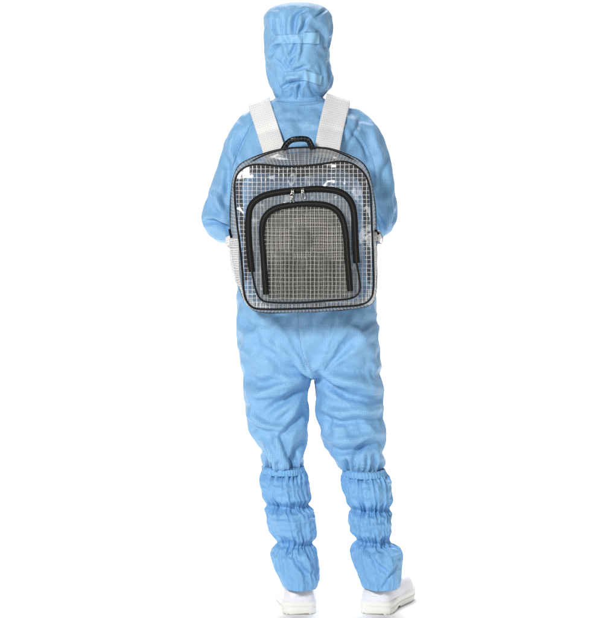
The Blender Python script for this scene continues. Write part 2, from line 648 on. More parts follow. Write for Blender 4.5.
for tab in (trunk, legL, legR):
    add_part(*ring_loft(tab))
armL = [(*P(256, 131, 0.03), 0.060), (*P(246, 146, 0.025), 0.061), (*P(238, 172, 0.02), 0.060), (*P(230.5, 197, 0.02), 0.063), (*P(225.5, 215, 0.03), 0.065),
        (*P(226, 222, 0.07), 0.058), (*P(231, 224, 0.15), 0.052), (*P(243, 226, 0.25), 0.046), (*P(262, 228, 0.33), 0.040), (*P(280, 229, 0.37), 0.036)]
armR = [(*P(350, 129, 0.03), 0.060), (*P(360, 143, 0.025), 0.068), (*P(367, 170, 0.02), 0.070), (*P(371.5, 195, 0.02), 0.068), (*P(374.5, 212, 0.03), 0.064),
        (*P(373, 219, 0.07), 0.057), (*P(368, 222, 0.15), 0.052), (*P(356, 225, 0.25), 0.046), (*P(340, 228, 0.33), 0.040), (*P(324, 229, 0.37), 0.036)]
elbL = [(*P(221, 216, 0.035), 0.052), (*P(213.5, 217.5, 0.02), 0.032), (*P(209, 218.5, 0.015), 0.018)]
elbR = [(*P(377, 214, 0.035), 0.052), (*P(385, 217, 0.02), 0.032), (*P(389.5, 219, 0.015), 0.020)]
bmS = bmesh.new()
bmesh.ops.create_icosphere(bmS, subdivisions=3, radius=1)
sphV = np.array([v_.co[:] for v_ in bmS.verts])
sphF = [tuple(v_.index for v_ in f_.verts) for f_ in bmS.faces]
bmS.free()
for arm in (armL, armR):
    q = spline(np.array(arm), 64)
    for k in range(len(q)):
        add_part(sphV * q[k, 3] + q[k, :3], sphF)
for arm in (elbL, elbR):
    q = spline(np.array(arm), 12)
    for k in range(len(q)):
        add_part(sphV * q[k, 3] + q[k, :3], sphF)
tmp = mesh_obj("tmp", AV, AF)
rm = tmp.modifiers.new("r", 'REMESH')
rm.mode = 'VOXEL'
rm.voxel_size = 0.0057
dg = bpy.context.evaluated_depsgraph_get()
me = bpy.data.meshes.new_from_object(tmp.evaluated_get(dg))
bpy.data.objects.remove(tmp)
co, ed, diag = mesh_arrays(me)
A, deg = adjacency(len(co), ed)
co = lap_smooth(co, A, deg, 14)
px = to_px(co)
nv = len(co)

# local cloth direction: along the limb
axis = np.tile(np.array([0.0, 0, 1.0]), (nv, 1))
arm_w = np.zeros(nv)
arm_t = np.zeros(nv)
for arm in (armL, armR):
    q = spline(np.array(arm), 64)
    d2 = np.linalg.norm(co[:, None, :] - q[None, :, :3], axis=2) - q[None, :, 3]
    k = d2.argmin(1)
    near = d2[np.arange(nv), k] < 0.012
    near &= (px[:, 1] > 118)
    T = np.gradient(q[:, :3], axis=0)
    T /= np.linalg.norm(T, axis=1)[:, None]
    axis[near] = T[k[near]]
    arm_w[near] = 1
    arm_t[near] = k[near] / 63
leg = px[:, 1] > 372
lx = np.where(px[:, 0] < 311, 1, 0)
axis[leg & (lx == 1)] = np.array([-0.12, 0, 1]) / np.linalg.norm([-0.12, 0, 1])
axis[leg & (lx == 0)] = np.array([0.16, 0, -1]) / np.linalg.norm([0.16, 0, -1])
ga = np.full(nv, 0.045)
gc = np.full(nv, 0.045)
ga[arm_w > 0] = 0.035 + 0.06 * np.exp(-((arm_t[arm_w > 0] - 0.50) / 0.16)**2)
gc[arm_w > 0] = 0.05
ly = px[:, 1]
ga += np.where(leg, -0.015 + 0.045 * np.exp(-((ly - 450) / 25)**2), 0)
gc += np.where(leg, 0.03, 0)
gc += 0.22 * np.exp(-((ly - 466) / 9)**2)
ga = lap_smooth(ga[:, None], A, deg, 12)[:, 0]
gc = lap_smooth(gc[:, None], A, deg, 6)[:, 0]
axis = lap_smooth(axis, A, deg, 60)
axis /= np.linalg.norm(axis, axis=1)[:, None]
pin = np.clip((ly - 467) / 5, 0, 1)
pin = np.maximum(pin, np.clip((104 - ly) / 8, 0, 1) * 0.6)
suit_strokes = [
    # seat and crotch
    ([(297.5, 312), (299, 335), (303, 356), (309, 372)], 1.6, 0.004, 'v'),
    ([(316, 377), (306, 371), (293, 363)], 3.0, 0.010, 's'),
    ([(319, 377), (337, 391), (360, 399), (384, 401)], 4.0, 0.012, 'v'),
    ([(318, 368), (345, 380), (381, 385)], 6.0, 0.010, 'r'),
    ([(308, 384), (290, 397), (262, 415)], 4.2, 0.011, 'v'),
    ([(306, 374), (285, 384), (252, 397)], 6.0, 0.009, 'r'),
    ([(283, 366), (268, 352), (250, 344)], 5.0, 0.005, 'v'),
    ([(330, 362), (350, 340), (372, 322)], 5.0, 0.005, 'v'),
    ([(307, 398), (299, 418), (281, 436)], 4.0, 0.009, 'v'),
    ([(316, 404), (340, 412), (382, 409)], 4.5, 0.009, 'r'),
    ([(317, 416), (340, 423), (380, 419)], 3.6, 0.008, 'v'),
    ([(321, 433), (345, 440), (383, 432)], 4.5, 0.008, 'r'),
    ([(330, 449), (350, 451), (380, 443)], 3.2, 0.008, 'v'),
    ([(352, 467), (358, 452), (372, 438)], 3.0, 0.007, 'v'),
    ([(277, 434), (283, 452), (288, 470)], 2.6, 0.012, 's'),
    ([(264, 440), (272, 452), (279, 470)], 3.2, 0.008, 'r'),
    ([(304, 440), (296, 452), (291, 470)], 3.2, 0.007, 'v'),
    ([(246, 408), (262, 424), (284, 428)], 4.0, 0.008, 'r'),
    ([(246, 374), (262, 384), (275, 386)], 5.0, 0.006, 'v'),
    ([(242, 318), (254, 332), (262, 352)], 5.0, 0.005, 'v'),
    # raglan seams and sleeve drapes
    ([(251, 116), (244, 135), (236, 158)], 2.0, 0.004, 'v'),
    ([(348, 128), (362, 142), (369, 160)], 2.2, 0.003, 'v'),
    ([(361, 118), (354, 134), (345, 150)], 2.0, 0.003, 'v'),
    ([(225, 150), (228, 178), (226, 205)], 4.0, 0.006, 'v'),
    ([(214, 190), (222, 208), (230, 216)], 4.0, 0.007, 'r'),
    ([(205, 222), (216, 222), (231, 229)], 2.6, 0.009, 'v'),
    ([(212, 214), (222, 219), (234, 222)], 3.2, 0.006, 'r'),
    ([(383, 160), (384, 185), (379, 212)], 4.0, 0.006, 'v'),
    ([(376, 212), (382, 228), (384, 240)], 2.6, 0.010, 'v'),
    ([(390, 205), (388, 220), (390, 236)], 3.0, 0.006, 'r'),
    ([(240, 120), (233, 140), (228, 160)], 4.0, 0.005, 'r'),
    ([(372, 128), (378, 150), (384, 172)], 4.0, 0.005, 'r'),
    ([(279, 100), (299, 101), (320, 99)], 1.6, 0.004, 'v'),
]
nrm = normals_of(me, co)
suit_strokes = [(p_, w_, a_ * 1.25, k_) for p_, w_, a_, k_ in suit_strokes]
for xx in (268.5, 273.5, 279.5, 285, 292, 297.5, 301):
    suit_strokes.append(([(xx, 471), (xx + random.uniform(-1.5, 1.5), random.uniform(454, 460))], 1.7, 0.010, 'v'))
for xx in (349, 354.5, 360, 364.5, 371, 376, 380):
    suit_strokes.append(([(xx, 474), (xx + random.uniform(-2.5, 1.5), random.uniform(456, 463))], 1.7, 0.010, 'v'))
disp = strokes(co, nrm, suit_strokes)
wp = co + 0.035 * np.stack([vnoise(co * 7, 41), vnoise(co * 7, 42), vnoise(co * 7, 43)], 1)
cr = np.abs(vnoise(wp * np.array([9, 9, 11.0]), 44))
cr2 = np.abs(vnoise(wp * np.array([19, 19, 23.0]) + 5, 45))
fc = 0.08 + 0.92 * np.clip(-nrm[:, 1] * 1.5 - 0.4, 0, 1)
disp = disp + (np.minimum(cr, 0.42) - 0.3) * 0.009 * fc * (1 - np.clip((ly - 470) / 6, 0, 1)) + (np.minimum(cr2, 0.4) - 0.3) * 0.006 * fc


def radiating(cx, cy, k, amp, rmax, sd):
    # creases that run out from a point where the cloth is pulled together, in the cloth's own plane
    c0 = P(cx, cy, 0)
    dx_, dz_ = co[:, 0] - c0[0], co[:, 2] - c0[2]
    r_ = np.hypot(dx_, dz_) + 1e-4
    q = np.stack([dx_ / r_ * k, dz_ / r_ * k, r_ * 5.0 + co[:, 1] * 3], 1)
    n1 = vnoise(q, sd) + 0.4 * vnoise(q * 2.1 + 9, sd + 1)
    g = np.minimum(np.abs(n1), 0.5) - 0.25
    return -amp * g * np.clip(r_ / 0.09, 0, 1) * np.clip((rmax - r_) / (0.4 * rmax), 0, 1)


creases = radiating(314, 378, 4.2, 0.015, 0.34, 61) + radiating(233, 230, 3.2, 0.013, 0.22, 71) + radiating(376, 236, 3.2, 0.013, 0.22, 81) 
disp = disp + creases * fc
base = co + nrm * disp[:, None]
base = lap_smooth(base, A, deg, 2)
new = buckle(me, base, ed, diag, axis, ga, gc, pin, 0.008, it=420, kb=0.20, kg=0.0035, seed=3, nscale=12)
n2_ = normals_of(me, new)
sharp = [(p_, w_ * 0.75, a_ * 0.55, k_) for p_, w_, a_, k_ in suit_strokes]
new = new + n2_ * (strokes(co, nrm, sharp) + 0.35 * creases * fc)[:, None]
# flatten what lies under the pack so it cannot poke through it
me.vertices.foreach_set("co", new.ravel())
me.update()
# flat-cloth coordinates for the weave: each leg's threads run along the leg
low = np.clip(co[:, 2].mean() * 0 + (P(0, 378)[2] - co[:, 2]), 0, None)
bl = np.clip((px[:, 0] - 311) / 12, -1, 1)
rest = np.stack([co[:, 0] + low * np.where(bl < 0, -0.10, -0.20) * np.abs(bl), co[:, 1], co[:, 2] + 0.08 * co[:, 0]], 1)
flank_n = lap_smooth(nrm, A, deg, 12)
me.polygons.foreach_set("use_smooth", [True] * len(me.polygons))
coverall = link("coverall", me, M_suit, person)
set_rest(coverall, rest)
set_flank(coverall, flank_n[:, 0])
subdivide(coverall)
suit_bvh = BVHTree.FromPolygons([Vector(c) for c in new], [tuple(p.vertices) for p in me.polygons])


# sewn seams: thin welts with a row of stitches beside them, lying on the cloth
def hit_suit(px_, py_):
    o = Vector((0, -CAM_D, CAM_H))
    h = suit_bvh.ray_cast(o, (Vector(P(px_, py_, 0.0)) - o).normalized())
    return None if h[0] is None else np.array(h[0])


def seam(pts, r=0.0013, stitches=True):
    line = spline(pts, 90)
    q = [hit_suit(*p) for p in line]
    q = np.array([p for p in q if p is not None])
    q[:, 1] = np.convolve(np.pad(q[:, 1], 2, mode='edge'), np.ones(5) / 5, 'valid')
    v_, f_ = [], []
    tube(v_, f_, q - np.array([0, 0.0018, 0]), r, 6, flat=0.6)
    o = mesh_obj("seam", v_, f_, M_suit, coverall)
    set_rest(o, v_)
    if stitches:
        v_, f_ = [], []
        L_ = np.r_[0, np.cumsum(np.linalg.norm(np.diff(q, axis=0), axis=1))]
        for s0 in np.arange(0.003, L_[-1] - 0.006, 0.0062):
            a = np.array([np.interp(s0, L_, q[:, i]) for i in range(3)]) + np.array([0.0045, -0.0030, 0])
            b = np.array([np.interp(s0 + 0.0036, L_, q[:, i]) for i in range(3)]) + np.array([0.0045, -0.0030, 0])
            tube(v_, f_, [a, (a + b) / 2 - np.array([0, 0.0004, 0]), b], 0.0008, 5)
        st = mesh_obj("stitching", v_, f_, M_thread, o)
    return o


M_thread = plain("pale_thread", (0.55, 0.70, 0.85), 0.6)
seam([(297.3, 311), (298.3, 325), (299.6, 340), (303, 356), (310, 370), (315.5, 376)])
seam([(259, 112), (249, 128), (240, 146), (232.5, 166), (229.5, 182)], stitches=False)
seam([(341, 111), (352, 124), (363, 140), (372, 160), (375.5, 178)], stitches=False)
seam([(278, 103), (288, 104.5), (300, 105), (312, 104), (321, 102)], stitches=False)


# ------------------------------------------------------------------ boot covers
def boot_cover(tab, pinches, seed, slit, hem):
    """tab rows (py, left, right, Y centre, half depth)"""
    n, m = 250, 150
    t = np.linspace(tab[0][0], tab[-1][0], m)
    r = smooth_interp(tab, t)
    th = np.linspace(0, 2 * math.pi, n, endpoint=False)
    V = np.zeros((m, n, 3))
    dist = np.min(np.abs(t[:, None] - np.array(pinches)[None]), axis=1)
    above = np.array([min(abs(tt - p) for p in pinches) for tt in t])
    for k in range(m):
        L_, R_, yc, hd = r[k]
        a, b = P(L_, t[k], yc), P(R_, t[k], yc)
        mid, hw = (a + b) / 2, (b[0] - a[0]) / 2
        g = math.exp(-(above[k] / 8.0)**2)           # how gathered
        tt = t[k]
        c3 = np.stack([np.cos(th) * 5.2, np.sin(th) * 5.2, np.full(n, tt * 0.030 + seed)], 1)
        fine = 0.75 - 2.2 * np.abs(vnoise(c3 * np.array([1.25, 1.25, 1.0]), seed)) + 0.5 * vnoise(c3 * np.array([2.2, 2.2, 1.0]), seed + 2)   # gathers: rounded pleats, sharp valleys
        c4 = np.stack([np.cos(th) * 2.4, np.sin(th) * 2.4, np.full(n, tt * 0.045 + seed)], 1)
        wide = vnoise(c4, seed + 5)
        rad = min(1, 0.15 + k / 10) * 0.0070 * fine * (0.13 + 0.87 * g) + 0.005 * wide * (1 - g)
        s = 1 + rad / 0.055
        V[k, :, 0] = mid[0] + hw * np.cos(th) * s
        V[k, :, 1] = yc + hd * np.sin(th) * s
        V[k, :, 2] = P(0, tt, yc - hd * 0.85)[2] + 0.001 * wide
    idx = np.arange(m * n).reshape(m, n)
    Fc = []
    for k in range(m - 1):
        for j in range(n):
            j2 = (j + 1) % n
            Fc.append((idx[k, j], idx[k + 1, j], idx[k + 1, j2], idx[k, j2]))
    me = bpy.data.meshes.new("boot_cover")
    me.from_pydata([tuple(v_) for v_ in V.reshape(-1, 3)], [], Fc)
    me.update()
    co, ed, diag = mesh_arrays(me)
    ty = np.repeat(t, n)
    nrm = normals_of(me, co)
    if (nrm[:, 1] * (co[:, 1] - co[:, 1].mean())).sum() < 0:
        me.flip_normals()
        nrm = normals_of(me, co)
    d = strokes(co, nrm, slit)
    co = co + nrm * d[:, None]
    dp = np.min(np.abs(ty[:, None] - np.array(pinches)[None]), axis=1)
    pin = np.clip(1 - dp / 2.2, 0, 1)
    pin = np.maximum(pin, 0.6 * np.clip((ty - hem + 5) / 4, 0, 1))
    gc = 0.05 + 0.34 * np.exp(-(dp / 7.0)**2)
    ga = np.full(len(co), 0.05)
    ax = np.tile(np.array([0, 0, 1.0]), (len(co), 1))
    new = buckle(me, co, ed, diag, ax, ga, gc, pin, 0.0012, it=260, kb=0.25, kg=0.007, seed=seed, nscale=60)
    me.vertices.foreach_set("co", new.ravel())
    me.update()
    me.polygons.foreach_set("use_smooth", [True] * len(me.polygons))
    o = link("boot_cover", me, M_boot, person)
    rest = np.stack([np.tile(th * 0.058, m), co[:, 1], co[:, 2]], 1)
    set_rest(o, rest)
    md = o.modifiers.new("thickness", 'SOLIDIFY')
    md.thickness = 0.0012
    md.offset = -1
    return o, r, t


bootL = [(469, 262.5, 303.5, -0.005, 0.069), (475, 263, 304, -0.005, 0.068), (482, 260, 307, -0.009, 0.078), (490, 260, 309, -0.012, 0.084), (499, 263, 309.5, -0.010, 0.077),
         (502.5, 265.8, 308.6, -0.008, 0.070), (507, 268.8, 306.6, -0.003, 0.059), (511.5, 267.2, 309.2, -0.006, 0.066), (516, 266.2, 312.4, -0.009, 0.074), (523, 267, 315, -0.011, 0.080), (534, 270.5, 316, -0.008, 0.076),
         (540, 275.0, 313.8, -0.004, 0.068), (545, 278.8, 310.4, 0.0, 0.058), (550, 275.6, 312.6, -0.003, 0.067), (554.5, 272.6, 315.2, -0.004, 0.078), (560, 271, 317, -0.005, 0.085), (572, 274.5, 319, -0.002, 0.087), (583, 280.5, 319.5, 0.0, 0.090), (590.5, 283, 318, 0.0, 0.092)]
bootR = [(472, 343.5, 384.5, -0.005, 0.069), (478, 344, 386, -0.005, 0.068), (485, 341.5, 391, -0.009, 0.078), (494, 342, 392.5, -0.012, 0.084), (503, 346.5, 391, -0.010, 0.077),
         (507, 349.6, 388.8, -0.007, 0.069), (511, 352.2, 387, -0.002, 0.059), (515.5, 350.6, 388.8, -0.006, 0.066), (520, 349.6, 390.2, -0.009, 0.074), (526, 349.5, 391, -0.011, 0.079), (535, 352.5, 390.5, -0.008, 0.074),
         (539, 355.8, 388.8, -0.004, 0.067), (543, 358.6, 387.8, 0.0, 0.058), (548, 355.0, 391.8, -0.003, 0.067), (552.5, 352.0, 397.6, -0.004, 0.078), (558, 351, 401.5, -0.005, 0.086), (570, 354, 402, -0.002, 0.088), (582, 359, 401, 0.0, 0.090), (590.5, 361.5, 400, 0.0, 0.092)]
bL, _, _ = boot_cover(bootL, [473, 507.5, 545.5], 11,
                      [([(303, 551), (309, 566), (315, 588)], 1.8, 0.013, 's'), ([(290, 551), (300, 566), (311, 578)], 2.6, 0.006, 'v'),
                       ([(279, 556), (284, 574), (297, 586)], 3.0, 0.004, 'v')], 590)
bR, _, _ = boot_cover(bootR, [476, 511.5, 543.5], 23,
                      [([(370, 551), (376, 564), (390, 574)], 2.6, 0.007, 'v'), ([(396, 560), (388, 574), (380, 588)], 2.4, 0.008, 's'),
                       ([(360, 566), (364, 578), (372, 587)], 3.0, 0.004, 'v')], 590)


# elastic cuffs: gathered narrow bands closing the top of each boot cover
def elastic(row_top, row_bot, name="elastic_cuff", parent=None, seed=0, bulge=0.0025):
    n, m = 220, 9
    V = np.zeros((m, n, 3))
    th = np.linspace(0, 2 * math.pi, n, endpoint=False)
    for k in range(m):
        s = k / (m - 1)
        row = np.array(row_top) * (1 - s) + np.array(row_bot) * s
        py, L_, R_, yc, hd = row
        a, b = P(L_, py, yc), P(R_, py, yc)
        mid, hw = (a + b) / 2, (b[0] - a[0]) / 2
        ruff = np.abs(np.sin(th * 21 + 2.2 * vnoise(np.stack([np.cos(th) * 2.5, np.sin(th) * 2.5, np.full(n, seed + s * 0.5)], 1), seed))) * 1.4 - 0.8
        off = bulge * math.sin(math.pi * s)**0.5 + 0.0022 * ruff
        V[k, :, 0] = mid[0] + (hw + off) * np.cos(th)
        V[k, :, 1] = yc + (hd + off) * np.sin(th)
        V[k, :, 2] = P(0, py, yc - hd * 0.85)[2] + 0.0022 * ruff * (s - 0.5) * 2
    idx = np.arange(m * n).reshape(m, n)
    Fc = [(idx[k, j], idx[k + 1, j], idx[k + 1, (j + 1) % n], idx[k, (j + 1) % n]) for k in range(m - 1) for j in range(n)]
    o = mesh_obj(name, V.reshape(-1, 3), Fc, M_boot, parent)
    fix_normals(o)
    set_rest(o, np.stack([np.tile(th * 0.058, m), V.reshape(-1, 3)[:, 1], V.reshape(-1, 3)[:, 2]], 1))
    md = o.modifiers.new("thickness", 'SOLIDIFY')
    md.thickness = 0.0015
    md.offset = -1
    return o


elastic((469.2, 263, 303.5, -0.005, 0.073), (476.5, 263, 304.3, -0.005, 0.073), parent=bL, seed=4)
elastic((472, 344, 384.5, -0.005, 0.073), (479.3, 344, 386, -0.005, 0.073), parent=bR, seed=9)


# ------------------------------------------------------------------ hood
def build_hood():
    n, m = 190, 130
    tab = [(3.0, 294, 305, 0.05, 0.030), (4.2, 283, 316, 0.05, 0.065), (7.5, 273, 324, 0.05, 0.094), (12, 267, 329.5, 0.05, 0.110), (18, 264, 332, 0.05, 0.118),
           (28, 265, 332.3, 0.05, 0.122), (38, 265.5, 330.5, 0.05, 0.122), (48, 265, 329.3, 0.05, 0.121), (58, 265, 329.2, 0.05, 0.118), (68, 266.5, 330.5, 0.05, 0.112),
           (78, 269, 331.8, 0.048, 0.104), (87, 271.5, 330, 0.045, 0.095), (94, 274, 325.5, 0.043, 0.085), (99, 276.5, 321.5, 0.042, 0.076), (102, 279, 319, 0.042, 0.070)]
    u = np.linspace(0, 1, m)
    t = 3.0 + 99 * (u**1.35)
    r = smooth_interp(tab, t)
    th = np.linspace(0, 2 * math.pi, n, endpoint=False)
    V = np.zeros((m, n, 3))
    for k in range(m):
        L_, R_, yc, hd = r[k]
        a, b = P(L_, t[k], yc), P(R_, t[k], yc)
        mid, hw = (a + b) / 2, (b[0] - a[0]) / 2
        V[k, :, 0] = mid[0] + hw * np.cos(th)
        V[k, :, 1] = yc + hd * np.sin(th)
        V[k, :, 2] = mid[2]
    Vf = V.reshape(-1, 3)
    idx = np.arange(m * n).reshape(m, n)
    Fc = []
    for k in range(m - 1):
        for j in range(n):
            j2 = (j + 1) % n
            c = (V[k, j] + V[k + 1, j2]) / 2
            # face opening at the front
            if c[1] > 0.05 and (c[0] + 0.025)**2 / 0.062**2 + (c[2] - P(298, 46)[2])**2 / 0.088**2 < 1:
                continue
            Fc.append((idx[k, j], idx[k + 1, j], idx[k + 1, j2], idx[k, j2]))
    Fc.append(tuple(idx[0, ::-1]))
    me = bpy.data.meshes.new("hood")
    me.from_pydata([tuple(v_) for v_ in Vf], [], Fc)
    bm = bmesh.new()
    bm.from_mesh(me)
    bmesh.ops.delete(bm, geom=[v_ for v_ in bm.verts if not v_.link_faces], context='VERTS')
    bmesh.ops.recalc_face_normals(bm, faces=bm.faces)
    bm.to_mesh(me)
    bm.free()
    co, ed, diag = mesh_arrays(me)
    nrm = normals_of(me, co)
    A, deg = adjacency(len(co), ed)
    items = [
        ([(272, 15), (273, 25), (275, 36)], 1.5, 0.010, 'v'), ([(277, 14), (279, 26), (281, 35)], 2.4, 0.006, 'r'),
        ([(306, 10), (297, 15), (294, 24), (295, 33)], 1.6, 0.009, 'v'), ([(309, 17), (304, 26), (299, 34)], 1.6, 0.008, 'v'),
        ([(290, 12), (289, 24), (288, 34)], 2.6, 0.006, 'r'), ([(301, 14), (300, 24), (298, 33)], 2.0, 0.006, 'r'),
        ([(327, 9), (321, 13), (316, 17)], 1.6, 0.006, 'v'),
        ([(279, 44), (274, 48), (271, 56)], 1.8, 0.011, 'v'), ([(295, 42), (293, 50), (291, 56)], 1.5, 0.009, 'v'),
        ([(285, 43), (286, 52), (286, 62)], 2.2, 0.006, 'r'), ([(300, 43), (299, 52), (295, 60)], 2.0, 0.006, 'r'),
        ([(298, 54), (292, 62), (289, 69)], 1.5, 0.009, 'v'), ([(285, 55), (287, 63), (290, 70)], 1.7, 0.009, 'v'), ([(275, 60), (282, 66), (288, 72)], 2.0, 0.006, 'v'),
        ([(306, 66), (300, 69), (293, 71)], 1.8, 0.006, 'v'),
        ([(281, 89), (290, 83), (303, 80)], 1.7, 0.011, 'v'), ([(302, 82), (299, 88), (299, 97)], 1.6, 0.010, 'v'), ([(283, 79), (290, 77), (300, 76)], 2.2, 0.006, 'r'),
        ([(310, 84), (313, 91), (320, 98)], 2.2, 0.007, 'v'), ([(292, 88), (293, 94), (291, 99)], 1.8, 0.005, 'v'),
        ([(273, 75), (277, 86), (282, 95)], 2.4, 0.006, 'v'), ([(312, 24), (322, 34), (327, 50)], 5, 0.003, 'v'),
    ]
    items = [(p_, w_, a_ * 1.35, k_) for p_, w_, a_, k_ in items]
    d = strokes(co, nrm, items)
    co2 = lap_smooth(co + nrm * d[:, None], A, deg, 2)
    px = to_px(co2)
    # pulled in under the two straps
    ga = np.full(len(co), 0.05)
    gc = 0.045 + 0.14 * np.exp(-((px[:, 1] - 38) / 10)**2) + 0.14 * np.exp(-((px[:, 1] - 78) / 10)**2)
    pin = 0.8 * np.exp(-((px[:, 1] - 102) / 3)**2)
    pin = np.maximum(pin, np.clip((co[:, 1] - 0.10) / 0.04, 0, 1) * 0.4)
    bnd = np.zeros(len(co))
    ax = np.tile(np.array([0, 0, 1.0]), (len(co), 1))
    new = buckle(me, co2, ed, diag, ax, ga, gc, pin, 0.0025, it=240, kb=0.8, kg=0.010, seed=8, nscale=34)
    # keep the crown cap tidy
    cap = np.clip((6 - to_px(co)[:, 1]) / 3, 0, 1)[:, None]
    new = new * (1 - cap) + co * cap
    me.vertices.foreach_set("co", new.ravel())
    me.update()
    me.polygons.foreach_set("use_smooth", [True] * len(me.polygons))
    o = link("hood", me, M_suit, person)
    set_rest(o, co)
    set_flank(o, nrm[:, 0])
    md = o.modifiers.new("thickness", 'SOLIDIFY')
    md.thickness = 0.0012
    md.offset = -1
    return o, BVHTree.FromPolygons([Vector(c) for c in new], [tuple(p.vertices) for p in me.polygons])


hood, hood_bvh = build_hood()


def project(bvh, px_, py_, default):
    o = Vector((0, -CAM_D, CAM_H))
    d = Vector(P(px_, py_, 0.0)) - o
    d.normalize()
    hit = bvh.ray_cast(o, d)
    if hit[0] is None:
        return None
    return np.array(hit[0])


def patch_on(bvh, quad, nu, nv_, off, th, name, mat, parent, smooth_it=3, uvscale=None):
    """flat strip of cloth lying on a surface; quad = four pixel corners tl, tr, br, bl"""
    q = np.array(quad, float)
    G = np.zeros((nv_, nu, 3))
    for j in range(nv_):
        s = j / (nv_ - 1)
        for i in range(nu):
            t = i / (nu - 1)
            p = (q[0] * (1 - t) + q[1] * t) * (1 - s) + (q[3] * (1 - t) + q[2] * t) * s
            h = project(bvh, p[0], p[1], None)
            G[j, i] = h if h is not None else G[j, i - 1]
    Y = G[..., 1].copy()
    # tape spans small hollows: lean to the nearest (outermost) points, then relax
    for _ in range(smooth_it):
        Yp = np.pad(Y, 1, mode='edge')
        av = (Yp[:-2, 1:-1] + Yp[2:, 1:-1] + Yp[1:-1, :-2] + Yp[1:-1, 2:]) / 4
        Y = np.minimum(Y, av)
    G[..., 1] = Y - off
    V = G.reshape(-1, 3)
    idx = np.arange(nu * nv_).reshape(nv_, nu)
    Fc = [(idx[j, i], idx[j + 1, i], idx[j + 1, i + 1], idx[j, i + 1]) for j in range(nv_ - 1) for i in range(nu - 1)]
    uv = np.stack([np.tile(np.arange(nu) / (nu - 1), nv_), np.repeat(np.arange(nv_) / (nv_ - 1), nu)], 1)
    o = mesh_obj(name, V, Fc, mat, parent, uv=uv)
    set_rest(o, V)
    md = o.modifiers.new("thickness", 'SOLIDIFY')
    md.thickness = th
    md.offset = 0
    return o


s1 = patch_on(hood_bvh, [(273.5, 35.5), (306, 33.6), (306, 43.2), (275, 43.8)], 40, 12, 0.0022, 0.0022, "strap", M_tab, hood)
patch_on(hood_bvh, [(303.5, 32.7), (319.7, 32.4), (319.2, 44.0), (303.5, 43.6)], 22, 14, 0.0046, 0.002, "fastening_tab", M_tab2, s1, 5)
s2 = patch_on(hood_bvh, [(284, 72.5), (307, 70), (307, 80), (287, 82)], 36, 12, 0.0022, 0.0022, "strap", M_tab, hood)
patch_on(hood_bvh, [(304.5, 70.2), (322.3, 75.8), (320.8, 85.3), (303.2, 80.0)], 22, 14, 0.0046, 0.002, "fastening_tab", M_tab2, s2, 5)


